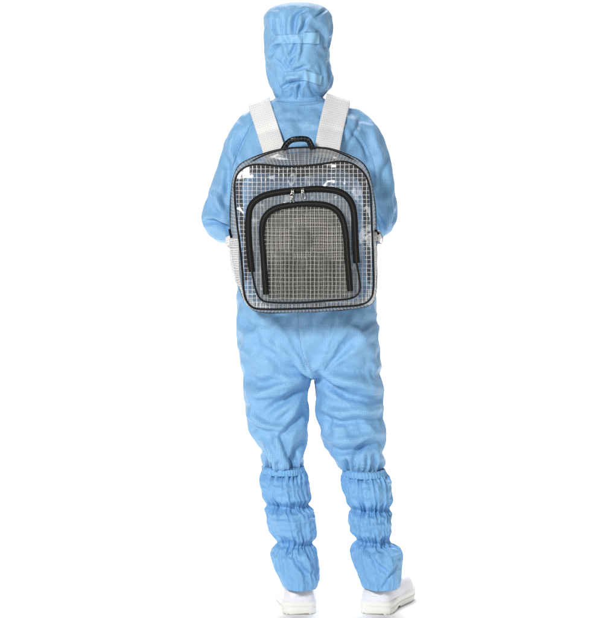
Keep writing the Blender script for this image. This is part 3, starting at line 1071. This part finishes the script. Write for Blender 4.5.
# ------------------------------------------------------------------ shoes
def shoe(origin, rot):
    """local: x right, y towards the toe, z up; heel back at y=0"""
    root_parts = []
    L = 0.285
    # upper: rows (y, half width, height of top, width centre)
    rows = [(0.000, 0.020, 0.058), (0.004, 0.030, 0.066), (0.014, 0.0385, 0.080), (0.035, 0.0415, 0.084), (0.07, 0.042, 0.086), (0.11, 0.043, 0.080), (0.15, 0.0465, 0.084),
            (0.19, 0.050, 0.080), (0.225, 0.050, 0.077), (0.25, 0.044, 0.071), (0.268, 0.034, 0.062), (0.279, 0.020, 0.050), (0.283, 0.008, 0.040)]
    m, n = 60, 30
    ts = np.linspace(0, 0.283, m)
    ts = 0.283 * (0.5 - 0.5 * np.cos(np.linspace(0, math.pi, m)))
    R = smooth_interp(rows, ts)
    V, Fc = [], []
    zb = 0.030
    for k in range(m):
        hw, zt = R[k]
        for j in range(n):
            a = math.pi * j / (n - 1)
            ca, sa = math.cos(a), math.sin(a)
            hw_ = hw * 1.08
            x = hw_ * np.sign(ca) * abs(ca)**0.62
            z = zb + (zt - zb) * abs(sa)**0.75
            V.append((x, ts[k] + 0.006 * (z - zb) / 0.06 * (1 if ts[k] < 0.05 else 0), z))
    for k in range(m - 1):
        for j in range(n - 1):
            Fc.append((k * n + j, k * n + j + 1, (k + 1) * n + j + 1, (k + 1) * n + j))
    Fc.append(tuple(range(n)))
    Fc.append(tuple((m - 1) * n + j for j in range(n))[::-1])
    up = mesh_obj("shoe", V, Fc, M_shoe, person)
    fix_normals(up)
    up.location = origin
    up.rotation_euler = (0, 0, rot)
    # sole: outline with flared sidewall, heel block and tread notches
    hw_t = [(0.000, 0.022), (0.003, 0.031), (0.012, 0.040), (0.035, 0.0445), (0.08, 0.043), (0.12, 0.043), (0.17, 0.050), (0.21, 0.054), (0.245, 0.050), (0.268, 0.039), (0.282, 0.024), (0.288, 0.008)]
    ns = 90
    ys = 0.288 * (0.5 - 0.5 * np.cos(np.linspace(0, math.pi, ns)))
    hw = smooth_interp(hw_t, ys)[:, 0] * 1.10
    out = [(w, y) for w, y in zip(hw, ys)] + [(-w, y) for w, y in zip(hw[::-1], ys[::-1])]
    out = np.array(out)
    cen = np.array([0, 0.14])
    levels = [(0.000, -0.004), (0.003, -0.001), (0.009, 0.0005), (0.0135, 0.0010), (0.0145, -0.0008), (0.0165, -0.0008), (0.0175, 0.0010), (0.025, 0.0012), (0.028, -0.001), (0.030, -0.006)]
    V, Fc = [], []
    no = len(out)
    d = (np.roll(out, -1, 0) - np.roll(out, 1, 0))
    nr = np.stack([d[:, 1], -d[:, 0]], 1)
    nr /= (np.linalg.norm(nr, axis=1)[:, None] + 1e-9)
    sgn = np.sign((nr * (out - cen)).sum(1))
    nr *= sgn[:, None]
    arc = np.r_[0, np.cumsum(np.linalg.norm(np.diff(out, axis=0), axis=1))]
    for z, o_ in levels:
        for i in range(no):
            y = out[i, 1]
            zz = z
            if z < 0.010:                                      # tread notches and toe spring
                notch = 1.0 if (arc[i] % 0.014) < 0.005 else 0.0
                zz = z + (0.0022 * notch if z < 0.004 else 0)
                if 0.085 < y < 0.12:
                    zz = max(zz, 0.006)
            zz *= 1.32
            zz += 0.010 * max(0, (y - 0.21) / 0.078)**2
            V.append((out[i, 0] + nr[i, 0] * o_, y + nr[i, 1] * o_, zz))
    for k in range(len(levels) - 1):
        for i in range(no):
            i2 = (i + 1) % no
            Fc.append((k * no + i, k * no + i2, (k + 1) * no + i2, (k + 1) * no + i))
    Fc.append(tuple(range(no))[::-1])
    Fc.append(tuple((len(levels) - 1) * no + i for i in range(no)))
    so = mesh_obj("sole", V, Fc, M_sole, up)
    fix_normals(so)
    # heel counter seam: thin raised band round the back
    v2, f2 = [], []
    pts = []
    for a in np.linspace(-0.9, 0.9, 30):
        yy = 0.07 * (a * a)
        w = np.interp(yy, [r_[0] for r_ in rows], [r_[1] for r_ in rows])
        x = math.copysign(1, a) * w if abs(a) > 0.3 else w * a / 0.3
        pts.append((x * 0.985, yy + 0.0015, 0.052 + 0.006 * abs(a)))
    tube(v2, f2, pts, 0.0014, 6)
    mesh_obj("heel_seam", v2, f2, M_shoe, up)
    return up


shoe((P(299.5, 614, -0.066)[0], -0.066, 0.0), math.radians(3.5))
shoe((P(374, 614, -0.064)[0], -0.064, 0.0), math.radians(-18))

# ------------------------------------------------------------------ body inside the suit (one skinned mesh, hands and face at the front)
bv, be, br = [], [], []


def bpt(p, r, prev=None):
    bv.append(tuple(p))
    br.append(r if isinstance(r, tuple) else (r, r))
    if prev is not None:
        be.append((prev, len(bv) - 1))
    return len(bv) - 1


pel = bpt(P(308, 325, 0.02), (0.12, 0.085))
wai = bpt(P(307, 270, 0.02), (0.10, 0.07), pel)
che = bpt(P(304, 190, 0.015), (0.11, 0.06), wai)
upc = bpt(P(301, 137, 0.01), (0.07, 0.042), che)
nek = bpt(P(299, 108, 0.045), 0.05, upc)
nk2 = bpt(P(298, 90, 0.055), 0.052, nek)
hd1 = bpt(P(298, 68, 0.07), (0.066, 0.078), nk2)
hd2 = bpt(P(298, 40, 0.07), (0.074, 0.088), hd1)
hd3 = bpt(P(298, 18, 0.065), (0.060, 0.072), hd2)
for s_, arm in ((-1, armL), (1, armR)):
    pr = upc
    for k, q in enumerate(arm):
        pr = bpt(q[:3], min(0.045, q[3] * 0.62), pr)
    w = np.array(bv[pr])
    dirx = -s_
    palm = bpt(w + np.array([dirx * 0.035, 0.035, -0.004]), (0.028, 0.020), pr)
    pc = np.array(bv[palm])
    for f_i, (dz, ln) in enumerate(((0.027, 0.072), (0.009, 0.080), (-0.010, 0.074), (-0.027, 0.058))):
        a = bpt(pc + np.array([dirx * 0.030, 0.030, dz]), 0.0095, palm)
        b = bpt(np.array(bv[a]) + np.array([dirx * 0.6, 0.55, 0.0]) * ln * 0.5, 0.0085, a)
        bpt(np.array(bv[b]) + np.array([dirx * 0.75, -0.25, -0.1]) * ln * 0.45, 0.0075, b)
    a = bpt(pc + np.array([-dirx * 0.002, 0.022, 0.034]), 0.011, palm)
    bpt(np.array(bv[a]) + np.array([dirx * 0.028, 0.022, 0.016]), 0.009, a)
for legt, fx in ((legL, 300), (legR, 374)):
    pr = pel
    for row in legt[1::2]:
        pr = bpt(P((row[1] + row[2]) / 2, row[0], row[3]), min(0.055, row[4] * 0.6), pr)
    pr = bpt(P(fx - 8, 520, 0.0), 0.028, pr)
    pr = bpt(P(fx - 2, 560, 0.0), 0.024, pr)
    pr = bpt(P(fx, 592, 0.02), 0.024, pr)
bme = bpy.data.meshes.new("body")
bme.from_pydata(bv, be, [])
body = link("body", bme, M_skin, person)
sk = body.modifiers.new("skin", 'SKIN')
sk.use_smooth_shade = True
for i, s_ in enumerate(bme.skin_vertices[0].data):
    s_.radius = br[i]
    s_.use_root = (i == 0)
ss = body.modifiers.new("sub", 'SUBSURF')
ss.levels = ss.render_levels = 2
dg = bpy.context.evaluated_depsgraph_get()
bm2 = bpy.data.meshes.new_from_object(body.evaluated_get(dg))
body.modifiers.clear()
body.data = bm2
bm2.name = "body"
if not bm2.materials:
    bm2.materials.append(M_skin)
# simple face: nose, brow, eye hollows, mouth on the front of the head
c = np.empty(len(bm2.vertices) * 3)
bm2.vertices.foreach_get("co", c)
c = c.reshape(-1, 3)
hz = P(298, 46)[2]
hx = P(298, 46)[0]
front = c[:, 1] > 0.10
for (dx, dz, sx, sz, amp) in ((0, -0.012, 0.010, 0.020, 0.020), (0, 0.030, 0.04, 0.010, 0.005), (-0.030, 0.014, 0.013, 0.009, -0.008), (0.030, 0.014, 0.013, 0.009, -0.008),
                              (0, -0.048, 0.022, 0.006, 0.005), (0, -0.054, 0.022, 0.003, -0.004), (0, -0.080, 0.02, 0.014, 0.010)):
    g = np.exp(-((c[:, 0] - hx - dx) / sx)**2 - ((c[:, 2] - hz - dz) / sz)**2) * front * (np.abs(c[:, 2] - hz) < 0.13)
    c[:, 1] += amp * g
bm2.vertices.foreach_set("co", c.ravel())
bm2.update()

# ================================================================== BACKPACK
YF, YB = -0.285, -0.150
pack = empty("backpack", tuple(P(305, 312, (YF + YB) / 2)),
             "clear grid vinyl backpack with black piping and white straps, worn on the person's back", "backpack")
PO = np.array(pack.location)


def loc(v_):
    return np.asarray(v_, float) - PO


front_out = [(301, 166), (322, 164), (340, 161.5), (351, 163), (360, 169), (367, 178), (370.5, 192), (371.6, 213), (372.6, 246), (373.6, 276), (373.2, 290), (370.5, 299), (362, 304.5),
             (340, 306.5), (301, 309), (266, 309.3), (253, 307.3), (246.5, 301), (243.8, 291), (242, 265), (239.6, 243), (236.8, 220), (234.6, 195), (234.6, 183), (238, 173), (246, 166.5), (258, 164.6), (280, 166)]
back_out = [(303, 147.4), (327, 148.2), (346, 154), (360, 161), (368, 172), (372.5, 190), (375.5, 212), (376.5, 240), (376.5, 275), (375, 297), (367, 306),
            (340, 310), (301, 312), (262, 312), (249, 306), (241, 292), (234, 265), (230.5, 240), (230.5, 215), (231, 195), (233, 180), (239, 166), (250, 159), (268, 152.6), (284, 148.6)]
NA = 180
CEN = np.array([304.0, 236.0])


def by_angle(pts, n=NA, cen=CEN):
    """closed pixel outline resampled so that point k is comparable between outlines (by angle, mixed with arc length)"""
    s = spline(pts, 1200, closed=True)
    a = np.unwrap(np.arctan2((s[:, 1] - cen[1]), (s[:, 0] - cen[0])))
    if a[-1] < a[0]:
        s, a = s[::-1], a[::-1]
    a0 = a[0]
    # add arc length weighting computed on a common reference
    t = np.linspace(0, 2 * math.pi, n, endpoint=False) - math.pi / 2
    aa = np.r_[a - 2 * math.pi, a, a + 2 * math.pi]
    ss_ = np.vstack([s, s, s])
    return np.stack([np.interp(t, aa, ss_[:, 0]), np.interp(t, aa, ss_[:, 1])], 1)


fo = by_angle(front_out)
bo = by_angle(back_out)


def panel(outline, Y, bulge, mat, name, parent, rings=22, edge_drop=0.0, wob=0.0, seed=0, uvoff=(0, 0), inner=0.0, cen=CEN):
    """film sheet filling an outline, domed towards the viewer"""
    n = len(outline)
    V, UV, Fc = [], [], []
    for k in range(rings + 1):
        s = 1 - (1 - inner) * k / rings
        p = cen + (outline - cen) * s
        for j in range(n):
            b = bulge * (1 - s**3.0)
            w = wob * float(vnoise(np.array([[p[j, 0] * 0.05, p[j, 1] * 0.05, seed]]), seed)[0]) * (1 - s**6) if wob else 0
            V.append(loc(P(p[j, 0], p[j, 1], Y - b + w)))
            UV.append((p[j, 0] + uvoff[0], p[j, 1] + uvoff[1]))
    for k in range(rings):
        for j in range(n):
            j2 = (j + 1) % n
            Fc.append((k * n + j, k * n + j2, (k + 1) * n + j2, (k + 1) * n + j))
    return mesh_obj(name, V, Fc, mat, parent, uv=UV)


def gusset(o1, y1, o2, y2, bulge, mat, name, parent, m=14, skip=None):
    n = len(o1)
    A1 = np.array([P(p[0], p[1], y1) for p in o1])
    A2 = np.array([P(p[0], p[1], y2) for p in o2])
    cen = (A1.mean(0) + A2.mean(0)) / 2
    V, UV, Fc = [], [], []
    arc = np.r_[0, np.cumsum(np.linalg.norm(np.diff(A1, axis=0), axis=1))] / SC
    for k in range(m + 1):
        s = k / m
        X = A1 * (1 - s) + A2 * s
        d = X - cen
        d[:, 1] = 0
        d /= np.linalg.norm(d, axis=1)[:, None]
        X = X + d * bulge * math.sin(math.pi * s)
        for j in range(n):
            V.append(loc(X[j]))
            UV.append((arc[j], s * abs(y2 - y1) / SC))
    for k in range(m):
        for j in range(n):
            j2 = (j + 1) % n
            Fc.append((k * n + j, k * n + j2, (k + 1) * n + j2, (k + 1) * n + j))
    return mesh_obj(name, V, Fc, mat, parent, uv=UV)


def pipe(outline, Y, r, name, parent, mat=M_piping, closed=True, flat=1.0, n=8, jitter=0.0):
    pts = np.array([loc(P(p[0], p[1], Y)) for p in outline])
    if jitter:
        pts = pts + jitter * np.stack([vnoise(pts * 30, 3), vnoise(pts * 30, 4), vnoise(pts * 30, 5)], 1)
    v2, f2 = [], []
    tube(v2, f2, pts, r, n, closed=closed, flat=flat)
    return mesh_obj(name, v2, f2, mat, parent)


back_panel = panel(bo, YB, -0.004, M_filmb, "back_panel", pack, wob=0.006, seed=2, uvoff=(1.1, 0.7))
front_panel = panel(fo, YF, 0.010, M_film, "front_panel", pack, wob=0.012, seed=5)
gusset(fo, YF, bo, YB, 0.004, M_gus, "side_gusset", pack)
pipe(fo, YF, 0.0030, "front_piping", pack, jitter=0.0008)
pipe(bo, YB, 0.0022, "rear_piping", pack, jitter=0.0008)
# top piping line: curves from the left edge over the top at mid gusset
mid_top = [(233.5, 190), (236, 178), (244, 167.5), (256, 159), (270, 153), (286, 148.8), (303, 147.6), (322, 148), (334, 150.5), (348, 156.5), (358, 163)]
pipe(spline(mid_top, 60), (YF + YB) / 2 - 0.012, 0.0022, "top_piping", pack, closed=False)


# dark film strip standing in for the shade inside the pack's edge
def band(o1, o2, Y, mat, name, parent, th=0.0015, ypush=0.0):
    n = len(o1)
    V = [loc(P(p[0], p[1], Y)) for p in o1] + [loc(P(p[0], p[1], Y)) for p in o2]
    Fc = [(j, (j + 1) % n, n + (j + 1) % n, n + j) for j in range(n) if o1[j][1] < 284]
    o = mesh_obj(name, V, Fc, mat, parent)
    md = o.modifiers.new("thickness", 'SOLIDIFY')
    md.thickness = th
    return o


def inset(o, top, side_, bottom):
    q = o.copy()
    d = o - CEN
    L_ = np.linalg.norm(d, axis=1)[:, None]
    u = d / L_
    amt = np.where(u[:, 1] < 0, -u[:, 1] * top, u[:, 1] * bottom) * np.abs(u[:, 1]) + side_ * (u[:, 0]**2)
    return q - u * amt[:, None]


band(inset(fo, 0.5, 2.5, 2), inset(fo, 10.5, 8.5, 5), YB - 0.006, M_edge_shade, "edge_shade", pack)

# doubled film along the bottom seam
lo_in = spline(np.array([(248.5, 290), (251, 299), (258, 302.6), (280, 304.6), (320, 303.6), (350, 301.4), (362, 298), (368, 290)]), 60)
lo_out = spline(np.array([(244.2, 291), (247, 300.6), (254, 306.8), (280, 309), (320, 307.8), (350, 305.8), (366, 302), (372.6, 291)]), 60)
Vb = [loc(P(p[0], p[1], YF + 0.004)) for p in lo_in] + [loc(P(p[0], p[1], YF + 0.003)) for p in lo_out]
mesh_obj("bottom_seam", Vb, [(j, j + 1, 61 + j, 60 + j) for j in range(59)], M_seam, pack, uv=[tuple(p) for p in lo_in] + [tuple(p) for p in lo_out])

# outer pocket
pk_out = [(301, 189.4), (320, 188.4), (338.7, 190.5), (349.5, 197.5), (354.6, 212), (356, 238.7), (357, 264.7), (360.6, 283), (359, 293.5), (350, 299.4),
          (330, 301.3), (301, 303.4), (270, 303.2), (260, 299), (255, 287), (251.5, 272), (248.4, 240), (247.4, 218), (250.4, 205), (261, 196), (278, 191.4)]
CP = np.array([303.0, 248.0])
YP = YF - 0.012
po = by_angle(pk_out, cen=CP)
pf = CP + (po - CP) * 0.985
gusset(po, YF - 0.004, pf, YP - 0.016, 0.003, M_gus, "pocket_gusset", pack, m=6)
pocket = panel(pf, YP - 0.016, 0.012, M_pocket, "outer_pocket", pack, wob=0.012, seed=9, cen=CP)
zl = spline([(251.6, 272), (248.6, 240), (248.4, 218), (251.6, 205), (262, 196.6), (279, 192.2), (301, 190), (320, 189), (338, 191.4), (348.6, 198.6), (353.8, 212), (355.2, 238.7), (356.6, 263)], 120)
zip_ = pipe(zl, YP - 0.020, 0.0088, "zipper", pocket, M_black, closed=False, flat=0.28)
pipe(spline([(251.6, 270), (255, 287), (260, 298.4), (270, 302.4), (301, 302.8), (330, 300.6), (350, 298.6), (358.8, 293), (360, 283), (356.6, 262)], 90), YP - 0.020, 0.0026, "piping", pocket, closed=False)

# inner pocket
in_out = [(305, 203.6), (327, 205), (339.5, 213.5), (345.4, 231), (348, 261), (350.6, 291), (349, 297.5), (328, 298.6), (301, 299.8), (276, 299.6), (266.5, 296), (263.5, 257), (262, 228), (266.4, 215), (279, 207)]
CI = np.array([305.0, 252.0])
io = by_angle(in_out, cen=CI)
YI = YP - 0.034
inner = panel(io, YI, 0.010, M_inner, "inner_pocket", pack, wob=0.014, seed=12, uvoff=(0.6, 1.2), cen=CI)
gusset(io, YP - 0.026, io, YI, 0.001, M_pocket, "inner_pocket_gusset", pack, m=4)
zi = spline([(266, 294.5), (263.4, 257), (262, 228), (266.4, 215), (279, 207.2), (305, 204), (327, 205.4), (339.5, 213.8), (345.2, 231), (347.6, 261), (350.2, 291)], 120)
zip2 = pipe(zi, YI - 0.003, 0.0082, "zipper", inner, M_black, closed=False, flat=0.28)


# zipper teeth line: a slightly lighter coil down the middle of each tape
def coil(line, Y, parent):
    v2, f2 = [], []
    pts = spline(line, 420)
    q = []
    for k, p in enumerate(pts):
        q.append(loc(P(p[0] + 0.35 * math.cos(k * 1.57), p[1] + 0.35 * math.sin(k * 1.57), Y)))
    tube(v2, f2, q, 0.0008, 5)
    return mesh_obj("zipper_coil", v2, f2, plain("zipper_coil_nylon", (0.035, 0.035, 0.03), 0.4), parent)


coil(zl, YP - 0.0232, pocket)
coil(zi, YI - 0.0062, inner)

# layers inside the pocket: divider with a finer grid and a smoked sleeve
div_out = [(305, 208), (326, 209), (337, 217), (343, 232), (345, 259), (325, 260), (300, 259), (266, 261), (265, 230), (269, 217), (280, 210)]
divider = panel(by_angle(div_out, cen=np.array([305.0, 236.0])), YP - 0.024, 0.004, M_div, "divider", pack, wob=0.008, seed=15, cen=np.array([305.0, 236.0]), uvoff=(0.3, 0.9))
sl_out = [(305, 206), (326, 207.5), (338, 216), (344, 232), (348, 292), (300, 297.5), (268, 296), (264, 230), (268, 216), (280, 208.6)]
panel(by_angle(sl_out, cen=CI), YP - 0.008, 0.0, M_pocket, "pocket_backing", pack, cen=CI, uvoff=(1.7, 2.1))
sl2 = [(300, 260), (328, 260), (334, 262), (334, 292), (300, 295.5), (271, 294.5), (270, 262), (276, 260)]
panel(by_angle(sl2, cen=np.array([302.0, 277.0])), YP - 0.012, 0.0, M_dark, "sleeve", pack, cen=np.array([302.0, 277.0]))


# zip sliders with pullers
def puller(x, y, Y, tilt, parent):
    v2, f2 = [], []
    c0 = loc(P(x, y, Y))
    # slider body
    for (dx, dz, r) in ((-0.003, 0.0, 0.0035), (0.003, 0.0, 0.0035)):
        tube(v2, f2, [c0 + np.array([dx, -0.002, 0.006]), c0 + np.array([dx * 0.6, -0.005, 0]), c0 + np.array([dx, -0.002, -0.006])], r * 0.8, 8)
    # ring and hanging tab
    ring = [c0 + np.array([math.sin(a) * 0.0045 + tilt * (0.010 - 0.009 * math.cos(a)), -0.007, -0.009 + 0.009 * math.cos(a) - 0.004]) for a in np.linspace(0, 2 * math.pi, 20, endpoint=False)]
    tube(v2, f2, ring, 0.0016, 6, closed=True)
    return mesh_obj("zipper_puller", v2, f2, M_metal, parent)


puller(292.5, 191.5, YP - 0.026, -0.3, zip_)
puller(302.6, 190.8, YP - 0.026, 0.2, zip_)
puller(291.6, 197, YP - 0.030, 0.1, zip_)

# carrying handle
v2, f2 = [], []
hp = np.array([loc(P(*p)) for p in ((283, 150, -0.17), (286.5, 144.2, -0.175), (291.5, 140.2, -0.18), (300, 138.8, -0.182), (307.5, 139.8, -0.18), (310.5, 144, -0.176), (313, 150, -0.17))])
hp = spline(hp, 40)
tube(v2, f2, hp, 0.0065, 10, flat=0.3, up=None)
hn = mesh_obj("handle", v2, f2, M_handle, pack, uv=[(i % 10 * 1.6, i // 10 * 1.4) for i in range(len(v2))])
v2, f2 = [], []
for dz in (0.0066, -0.0066):
    q = hp + np.array([0, 0, 0])
    T = np.gradient(q, axis=0)
    nrm_ = np.stack([-T[:, 2], np.zeros(len(T)), T[:, 0]], 1)
    nrm_ /= np.linalg.norm(nrm_, axis=1)[:, None]
    tube(v2, f2, q + nrm_ * dz, 0.0016, 6)
mesh_obj("handle_edging", v2, f2, M_piping, hn)


# side mesh pockets sagging at both flanks
def side_pocket(sgn, outline):
    o = spline(outline, 40)
    V, UV, Fc = [], [], []
    m = 12
    for k, (xb, yb) in enumerate(o):
        for j in range(m + 1):
            s = j / m
            edge_x = 243 if sgn < 0 else 373
            x = edge_x + (xb - edge_x) * math.sin(math.pi * (0.08 + 0.84 * s))**0.8
            Y = YF + 0.006 + (YB - YF) * s
            V.append(loc(P(x, yb + 0.8 * math.sin(k * 0.9) * math.sin(math.pi * s), Y)))
            UV.append((s * 45, yb))
    for k in range(len(o) - 1):
        for j in range(m):
            Fc.append((k * (m + 1) + j, k * (m + 1) + j + 1, (k + 1) * (m + 1) + j + 1, (k + 1) * (m + 1) + j))
    return mesh_obj("side_pocket", V, Fc, M_mesh, pack, uv=UV)


side_pocket(-1, [(229.2, 238), (229, 250), (229.8, 262), (232, 274), (236.5, 284), (243, 292)])
side_pocket(1, [(377.5, 246), (377.6, 258), (377, 272), (375.6, 284), (373, 293)])


# shoulder straps: project a ribbon on the suit's back, over the shoulder and down the chest
def surf(o, d):
    h = suit_bvh.ray_cast(Vector(o), Vector(d))
    return None if h[0] is None else np.array(h[0])


def shoulder_strap(cl, wpx, sgn):
    """cl = centre line in pixels on the back, bottom to top"""
    nw = 11
    rows = []
    line = spline(cl, 26)
    T = np.gradient(line, axis=0)
    for k, p in enumerate(line):
        t = T[k] / np.linalg.norm(T[k])
        acr = np.array([-t[1], t[0]])
        if acr[0] < 0:
            acr = -acr
        row = []
        for j in range(nw):
            q = p + acr * (j / (nw - 1) - 0.5) * wpx
            h = project(suit_bvh, q[0], q[1], None)
            row.append(h if h is not None else P(q[0], q[1], 0.0))
        rows.append(np.array(row))
    R = np.array(rows)
    # smooth depth so the padded strap bridges wrinkles, rests on the outermost points
    for _ in range(8):
        Y = R[..., 1]
        Yp = np.pad(Y, 1, mode='edge')
        av = (Yp[:-2, 1:-1] + Yp[2:, 1:-1] + Yp[1:-1, :-2] + Yp[1:-1, 2:]) / 4
        R[..., 1] = np.minimum(Y, av) * 0.5 + av * 0.5
    R[..., 1] -= 0.008
    # the lower end lifts off the back to meet the top of the pack
    for k in range(26):
        s = max(0, 1 - k / 12)
        R[k, :, 1] = R[k, :, 1] * (1 - s) + min(YB - 0.002, R[k, :, 1].mean()) * s
    # over the shoulder: arc from the last back row to the chest
    last = R[-1]
    x = last[:, 0]
    out = [r for r in R]
    top_c = last.mean(0)
    for a in np.linspace(0.25, 1.0, 9):
        ang = a * math.pi
        yy = last[:, 1] + (0.155 - last[:, 1]) * (1 - math.cos(ang)) / 2
        zz = last[:, 2] + 0.022 * math.sin(ang) - 0.03 * a
        row = np.stack([x + sgn * 0.004 * a, yy, zz], 1)
        for j in range(nw):
            h = surf((row[j, 0], row[j, 1], 2.2), (0, 0, -1))
            if h is not None and h[2] > row[j, 2] - 0.006 and a < 0.7:
                row[j, 2] = h[2] + 0.007
        out.append(row)
    # down the chest
    cz = out[-1][:, 2].mean()
    z_end = P(0, 245)[2]
    for a in np.linspace(0.08, 1, 22):
        z = cz + (z_end - cz) * a
        cx = x.mean() + sgn * (0.035 * a + 0.02 * a * a)
        w = (wpx * SC) * (1 - 0.35 * a)
        row = []
        for j in range(nw):
            xx = cx + (j / (nw - 1) - 0.5) * w
            h = surf((xx, 0.9, z), (0, -1, 0))
            yv = 0.155
            row.append((xx, yv if h is None else max(0.12, min(h[1], 0.165)) + 0.006, z))
        out.append(np.array(row))
    out = np.array(out)
    for _ in range(4):
        out[2:-1] = out[2:-1] * 0.5 + 0.25 * (out[1:-2] + out[3:]) if False else out[2:-1]
    m = len(out)
    V = out.reshape(-1, 3) - PO
    UV = [(j / (nw - 1) * wpx, k * 1.9) for k in range(m) for j in range(nw)]
    Fc = [(k * nw + j, k * nw + j + 1, (k + 1) * nw + j + 1, (k + 1) * nw + j) for k in range(m - 1) for j in range(nw - 1)]
    o = mesh_obj("shoulder_strap", V, Fc, M_strap, pack, uv=UV)
    md = o.modifiers.new("thickness", 'SOLIDIFY')
    md.thickness = 0.005
    md.offset = 0
    bv_ = o.modifiers.new("round", 'BEVEL')
    bv_.width = 0.0018
    bv_.segments = 2
    bv_.angle_limit = math.radians(60)
    # stitched edges
    for e in (1, -2):
        v3, f3 = [], []
    return o, out[-1].mean(0)


sL, endL = shoulder_strap([(276.5, 158), (273.5, 148), (267.5, 129), (260.5, 107.5), (259.5, 104)], 22.5, -1)
sR, endR = shoulder_strap([(325.5, 158), (327.5, 147), (331.5, 126), (337, 103.5), (338, 100)], 25.0, 1)


# lower webbing: from the pack's flank round the side of the torso to the end of the shoulder strap
def lower_strap(start, endp, sgn):
    pts = [start, start + np.array([sgn * 0.012, 0.03, -0.004]), np.array([endp[0] * 0.3 + start[0] * 0.7 + sgn * 0.028, 0.03, (start[2] + endp[2]) / 2]),
           np.array([endp[0] + sgn * 0.03, 0.12, endp[2]]), endp + np.array([0, 0.004, 0.0])]
    q = spline(pts, 40) - PO
    v3, f3 = [], []
    tube(v3, f3, q, 0.014, 10, flat=0.14, up=np.array([1.0, 0, 0.0]))
    return mesh_obj("lower_strap", v3, f3, M_strap, pack, uv=[(i % 10 * 2, i // 10 * 2) for i in range(len(v3))])


lower_strap(P(376, 236, -0.17), endR, 1)
lower_strap(P(231, 240, -0.17), endL, -1)
# white tab and metal D ring at the right flank, a black tab at the left
v3, f3 = [], []
tube(v3, f3, [loc(P(366, 240, -0.262)), loc(P(371, 237, -0.252)), loc(P(376.5, 233.5, -0.235))], [0.010, 0.010, 0.009], 10, flat=0.2)
tb = mesh_obj("ring_tab", v3, f3, M_strap, pack, uv=[(i % 10 * 2, i // 10 * 3) for i in range(len(v3))])
v3, f3 = [], []
ring = [(376.2, 231.5), (379.2, 231.8), (381.6, 235), (382.8, 239), (382.2, 242.6), (380.2, 243.6), (378.6, 241), (377.6, 236.5)]
tube(v3, f3, [loc(P(p[0], p[1], -0.236)) for p in spline(ring, 40, closed=True)], 0.0019, 8, closed=True)
mesh_obj("ring", v3, f3, M_metal, tb)
v3, f3 = [], []
tube(v3, f3, [loc(P(373.6, 230, -0.235)), loc(P(376.4, 231.2, -0.236)), loc(P(378.6, 234.6, -0.236))], 0.0042, 8, flat=0.5)
mesh_obj("clasp", v3, f3, M_black, tb)
v3, f3 = [], []
tube(v3, f3, [loc(P(229.6, 229, -0.2)), loc(P(230.2, 233.5, -0.2)), loc(P(231.6, 238, -0.2))], 0.0035, 8)
mesh_obj("clasp", v3, f3, M_black, pack)
